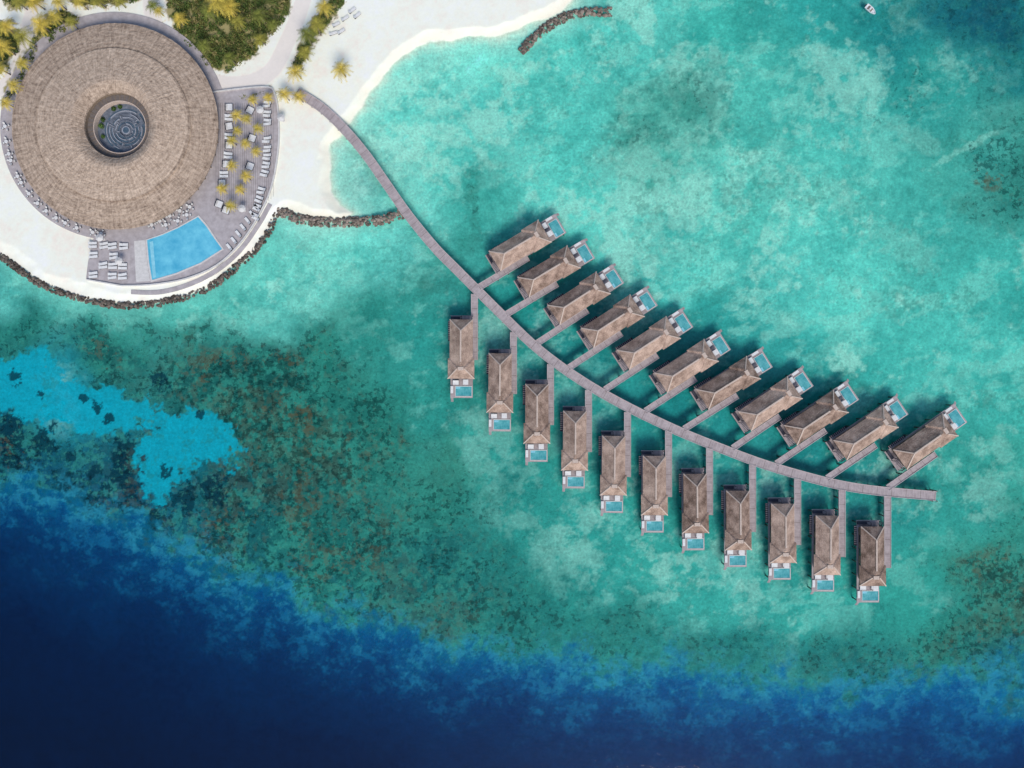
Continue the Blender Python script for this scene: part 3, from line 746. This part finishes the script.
# ---------------------------------------------------------------- palms
def palm_mesh(seed,yellow):
    rs=np.random.RandomState(seed); m=MB(); h=4.6
    lean=rs.uniform(-.5,.5,2); prev=None
    for i in range(7):
        t=i/6; c=lean*t*t; r=.17-.07*t
        ringv=[(c[0]+r*math.cos(k*math.pi/3),c[1]+r*math.sin(k*math.pi/3),h*t) for k in range(6)]
        if prev: m.add(prev+ringv,[(k,(k+1)%6,6+(k+1)%6,6+k) for k in range(6)],M['trunk'],(.2,.16,.12))
        prev=ringv
    nf=18
    for f in range(nf):
        a=f*2.399+rs.uniform(-.2,.2); ln=rs.uniform(1.8,2.6); up=rs.uniform(.2,1.0)
        col=np.array([.13,.18,.035])*(1-yellow)+np.array([.74,.55,.09])*yellow
        col=col*rs.uniform(.6,1.15)
        d=np.array([math.cos(a),math.sin(a)]); nrm=np.array([-d[1],d[0]])
        ns=11; pts=[]
        for i in range(ns+1):
            t=i/ns; pts.append(np.array([lean[0]+d[0]*ln*t,lean[1]+d[1]*ln*t,h+up*math.sin(t*2.2)*.7-1.1*t*t]))
        for i in range(1,ns+1):
            p=pts[i]; q=pts[i-1]; wd=.62*math.sin(min(1,.25+i/ns*.85)*math.pi*.93)+.1
            for s_ in (-1,1):
                tip=p+np.array([nrm[0]*s_*wd+d[0]*.25,nrm[1]*s_*wd+d[1]*.25,-.16-.12*rs.rand()])
                b0=q*.75+p*.25
                m.add([b0.tolist(),(p*.85+q*.15).tolist(),tip.tolist()],[(0,1,2)],M['leaf'],tuple(np.minimum(col*rs.uniform(.8,1.2),.85)))
    for k in range(5):
        a=k*1.3; m.cyl(lean[0]+.2*math.cos(a),lean[1]+.2*math.sin(a),.11,h-.4,h-.15,M['trunk'],6,.05)
        m.c+=[(.2,.16,.1)]*12
    return m.mesh('palm')
PM_Y=[palm_mesh(s,y) for s,y in ((1,.95),(2,.7),(3,.85),(4,.35),(5,.12))]
PALMS=[(238,116,.85),(233,142,.8),(232,165,.8),(222,189,.8),(259,128,.8),(246,144,.75),(247,177,.85),(232,205,.85),(256,152,.75),(240,190,.75),(246,118,.75),(252,100,.75),(268,98,.75),(238,130,.7),
(343,72,1.35),(318,30,1.3),(309,40,1.3),(298,74,1.25),(286,96,1.0),(325,12,1.2),(305,55,1.1),(300,98,.9),(220,8,1.6),(232,12,1.3),(212,12,1.3),(240,24,1.0),(262,18,1.1),(180,20,1),(205,45,1),(232,60,1),(262,40,1),(273,24,.9),
(30,42,1.4),(45,28,1.4),(58,18,1.1),(10,30,1.2),(8,50,1.2),(24,66,1),(15,86,1),(8,104,.9),(3,70,1.1),(60,4,1.1),(82,4,1),(100,2,1),(120,2,1),(152,6,.9),(158,10,.8),(20,4,1.1),(38,4,1.2),(72,24,.9)]
for i,(x,y,s_) in enumerate(PALMS):
    w=W(x,y,4); deck=(x>215 and y>90 and x<282)
    k=i%3 if (x>215 and y>70) or random.random()<.5 else random.choice([1,3,3,4])
    obj('palm_tree',PM_Y[k],(w[0],w[1],1.3 if deck else 1.0),random.uniform(0,6.28),scale=s_*.9)
# ---------------------------------------------------------------- thickets
def thicket(name,poly,dens,seed,hmax=1.8,cols=((.04,.075,.02),(.07,.11,.025),(.11,.15,.035),(.19,.19,.055),(.30,.25,.10))):
    rs=np.random.RandomState(seed); xs=[p[0] for p in poly]; ys=[p[1] for p in poly]
    area=(max(xs)-min(xs))*(max(ys)-min(ys)); n=int(area*dens)
    px=rs.uniform(min(xs),max(xs),n); py=rs.uniform(max(min(ys),-40),max(ys),n)
    d=sdf(poly,px,py); m=MB(); g=fbm(px,py,14,3,seed+200)
    for i in range(n):
        if d[i]<1 or rs.rand()<(.52-g[i])*2.4: continue
        hh=.25+rs.uniform(.2,1)*hmax*min(1,d[i]/7); R_=rs.uniform(.35,.95)
        ci=min(4,max(0,int((g[i]-.2)*3.2+rs.uniform(0,2.6))))
        c0=np.array(cols[ci])*rs.uniform(.7,1.3)
        w=W(px[i],py[i],1+hh)
        for k in range(int(26*R_/.6)):
            v=rs.normal(size=3); v/=np.linalg.norm(v); v[2]=abs(v[2])
            p=np.array([w[0],w[1],1.0])+v*np.array([R_,R_,hh])*rs.uniform(.6,1.08)
            a=rs.normal(size=3); a/=np.linalg.norm(a); b=np.cross(a,v+.3*rs.normal(size=3)); b/=max(np.linalg.norm(b),1e-3)
            L_=rs.uniform(.12,.3); wv=L_*.5
            m.add([(p-a*L_).tolist(),(p+b*wv).tolist(),(p+a*L_).tolist(),(p-b*wv).tolist()],[(0,1,2,3)],M['leaf'],tuple(c0*rs.uniform(.7,1.35)))
    if m.f: obj(name,m.mesh(name))
for i,P in enumerate(VEG): thicket('shrub_thicket',P,.11,30+i,1.8 if i!=6 else .8)
def cyard():
    rs=np.random.RandomState(8); m=MB(); ox,oy=rc[0]+ho[0],rc[1]+ho[1]
    for (a,r,R_,hh) in ((3.0,5.4,.7,1.0),(2.7,5.4,.6,1.),(1.7,5.5,.5,.9),(2.0,5.5,.6,.8),(3.5,5.2,.5,.8)):
        c0=np.array((.06,.11,.025))*rs.uniform(.7,1.6)
        for k in range(100):
            v=rs.normal(size=3); v/=np.linalg.norm(v); v[2]=abs(v[2])
            p=np.array([ox+r*math.cos(a),oy+r*math.sin(a),2.6])+v*np.array([R_,R_,hh])*rs.uniform(.5,1.05)
            q=rs.normal(size=3); q/=np.linalg.norm(q); b=np.cross(q,v+.3*rs.normal(size=3)); b/=max(np.linalg.norm(b),1e-3)
            L_=rs.uniform(.15,.3)
            m.add([(p-q*L_).tolist(),(p+b*L_*.5).tolist(),(p+q*L_).tolist(),(p-b*L_*.5).tolist()],[(0,1,2,3)],M['leaf'],tuple(c0*rs.uniform(.7,1.4)))
    obj('courtyard_shrubs',m.mesh('courtyard_shrubs'))
cyard()
# ---------------------------------------------------------------- boat
m=MB(); 
prof=[(-1.7,.75),(-.8,.85),(.4,.8),(1.2,.5),(1.9,.03)]
vs=[]
for s_ in (1,-1):
    for x,y in prof: vs+=[(x*.95,y*.75*s_,-.25),(x,y*s_,.5),(x,(y-.12 if y>.2 else 0)*s_,.51),(x*.95,(y*.6)*s_,.12)]
n=len(prof);fs=[]
for s_ in (0,1):
    for i in range(n-1):
        p=(s_*n+i)*4;q=p+4
        for j in range(3): fs.append((p+j,q+j,q+j+1,p+j+1) if s_ else (p+j,p+j+1,q+j+1,q+j))
for i in range(n-1):
    p=i*4+3;q=(n+i)*4+3; fs.append((p,p+4,q+4,q))
fs.append((0,1,n*4+1,n*4)); m.add(vs,fs,M['hull'])
m.box(-.9,-.6,-.7,.7,.3,.42,M['wall']); m.box(.2,.5,-.6,.6,.3,.42,M['wall']); m.box(-2.0,-1.7,-.2,.2,0,.75,M['wood_d']); m.box(-.4,.1,-.4,.4,.14,.8,M['white'])
w=W(870,10); obj('small_motorboat',m.mesh('small_motorboat'),(w[0],w[1],.05),math.radians(-42),scale=.85)
# ---------------------------------------------------------------- light, sky, camera
sd=Vector((.22,-.80,0)).normalized(); el=math.radians(49)
D=Vector((sd.x*math.cos(el),sd.y*math.cos(el),math.sin(el)))
sun=bpy.data.lights.new('sun','SUN'); sun.energy=2.45; sun.angle=math.radians(24); sun.color=(1,.94,.86)
so=bpy.data.objects.new('sun',sun); scene.collection.objects.link(so); so.rotation_euler=D.to_track_quat('Z','Y').to_euler()
wd=bpy.data.worlds.new('World'); scene.world=wd; wd.use_nodes=True; nt=wd.node_tree
sky=nt.nodes.new('ShaderNodeTexSky'); sky.sky_type='NISHITA'; sky.sun_disc=False; sky.sun_elevation=el; sky.sun_rotation=math.atan2(D.x,D.y)
bg=nt.nodes['Background']; bg.inputs[1].default_value=.15; nt.links.new(sky.outputs[0],bg.inputs[0])
cam=bpy.data.cameras.new('camera'); cam.sensor_width=36; cam.lens=36*H/(1024*S); cam.clip_end=12000
co=bpy.data.objects.new('camera',cam); scene.collection.objects.link(co); co.location=(0,0,H); scene.camera=co
scene.view_settings.view_transform='Standard'; scene.view_settings.look='None'; scene.view_settings.exposure=0
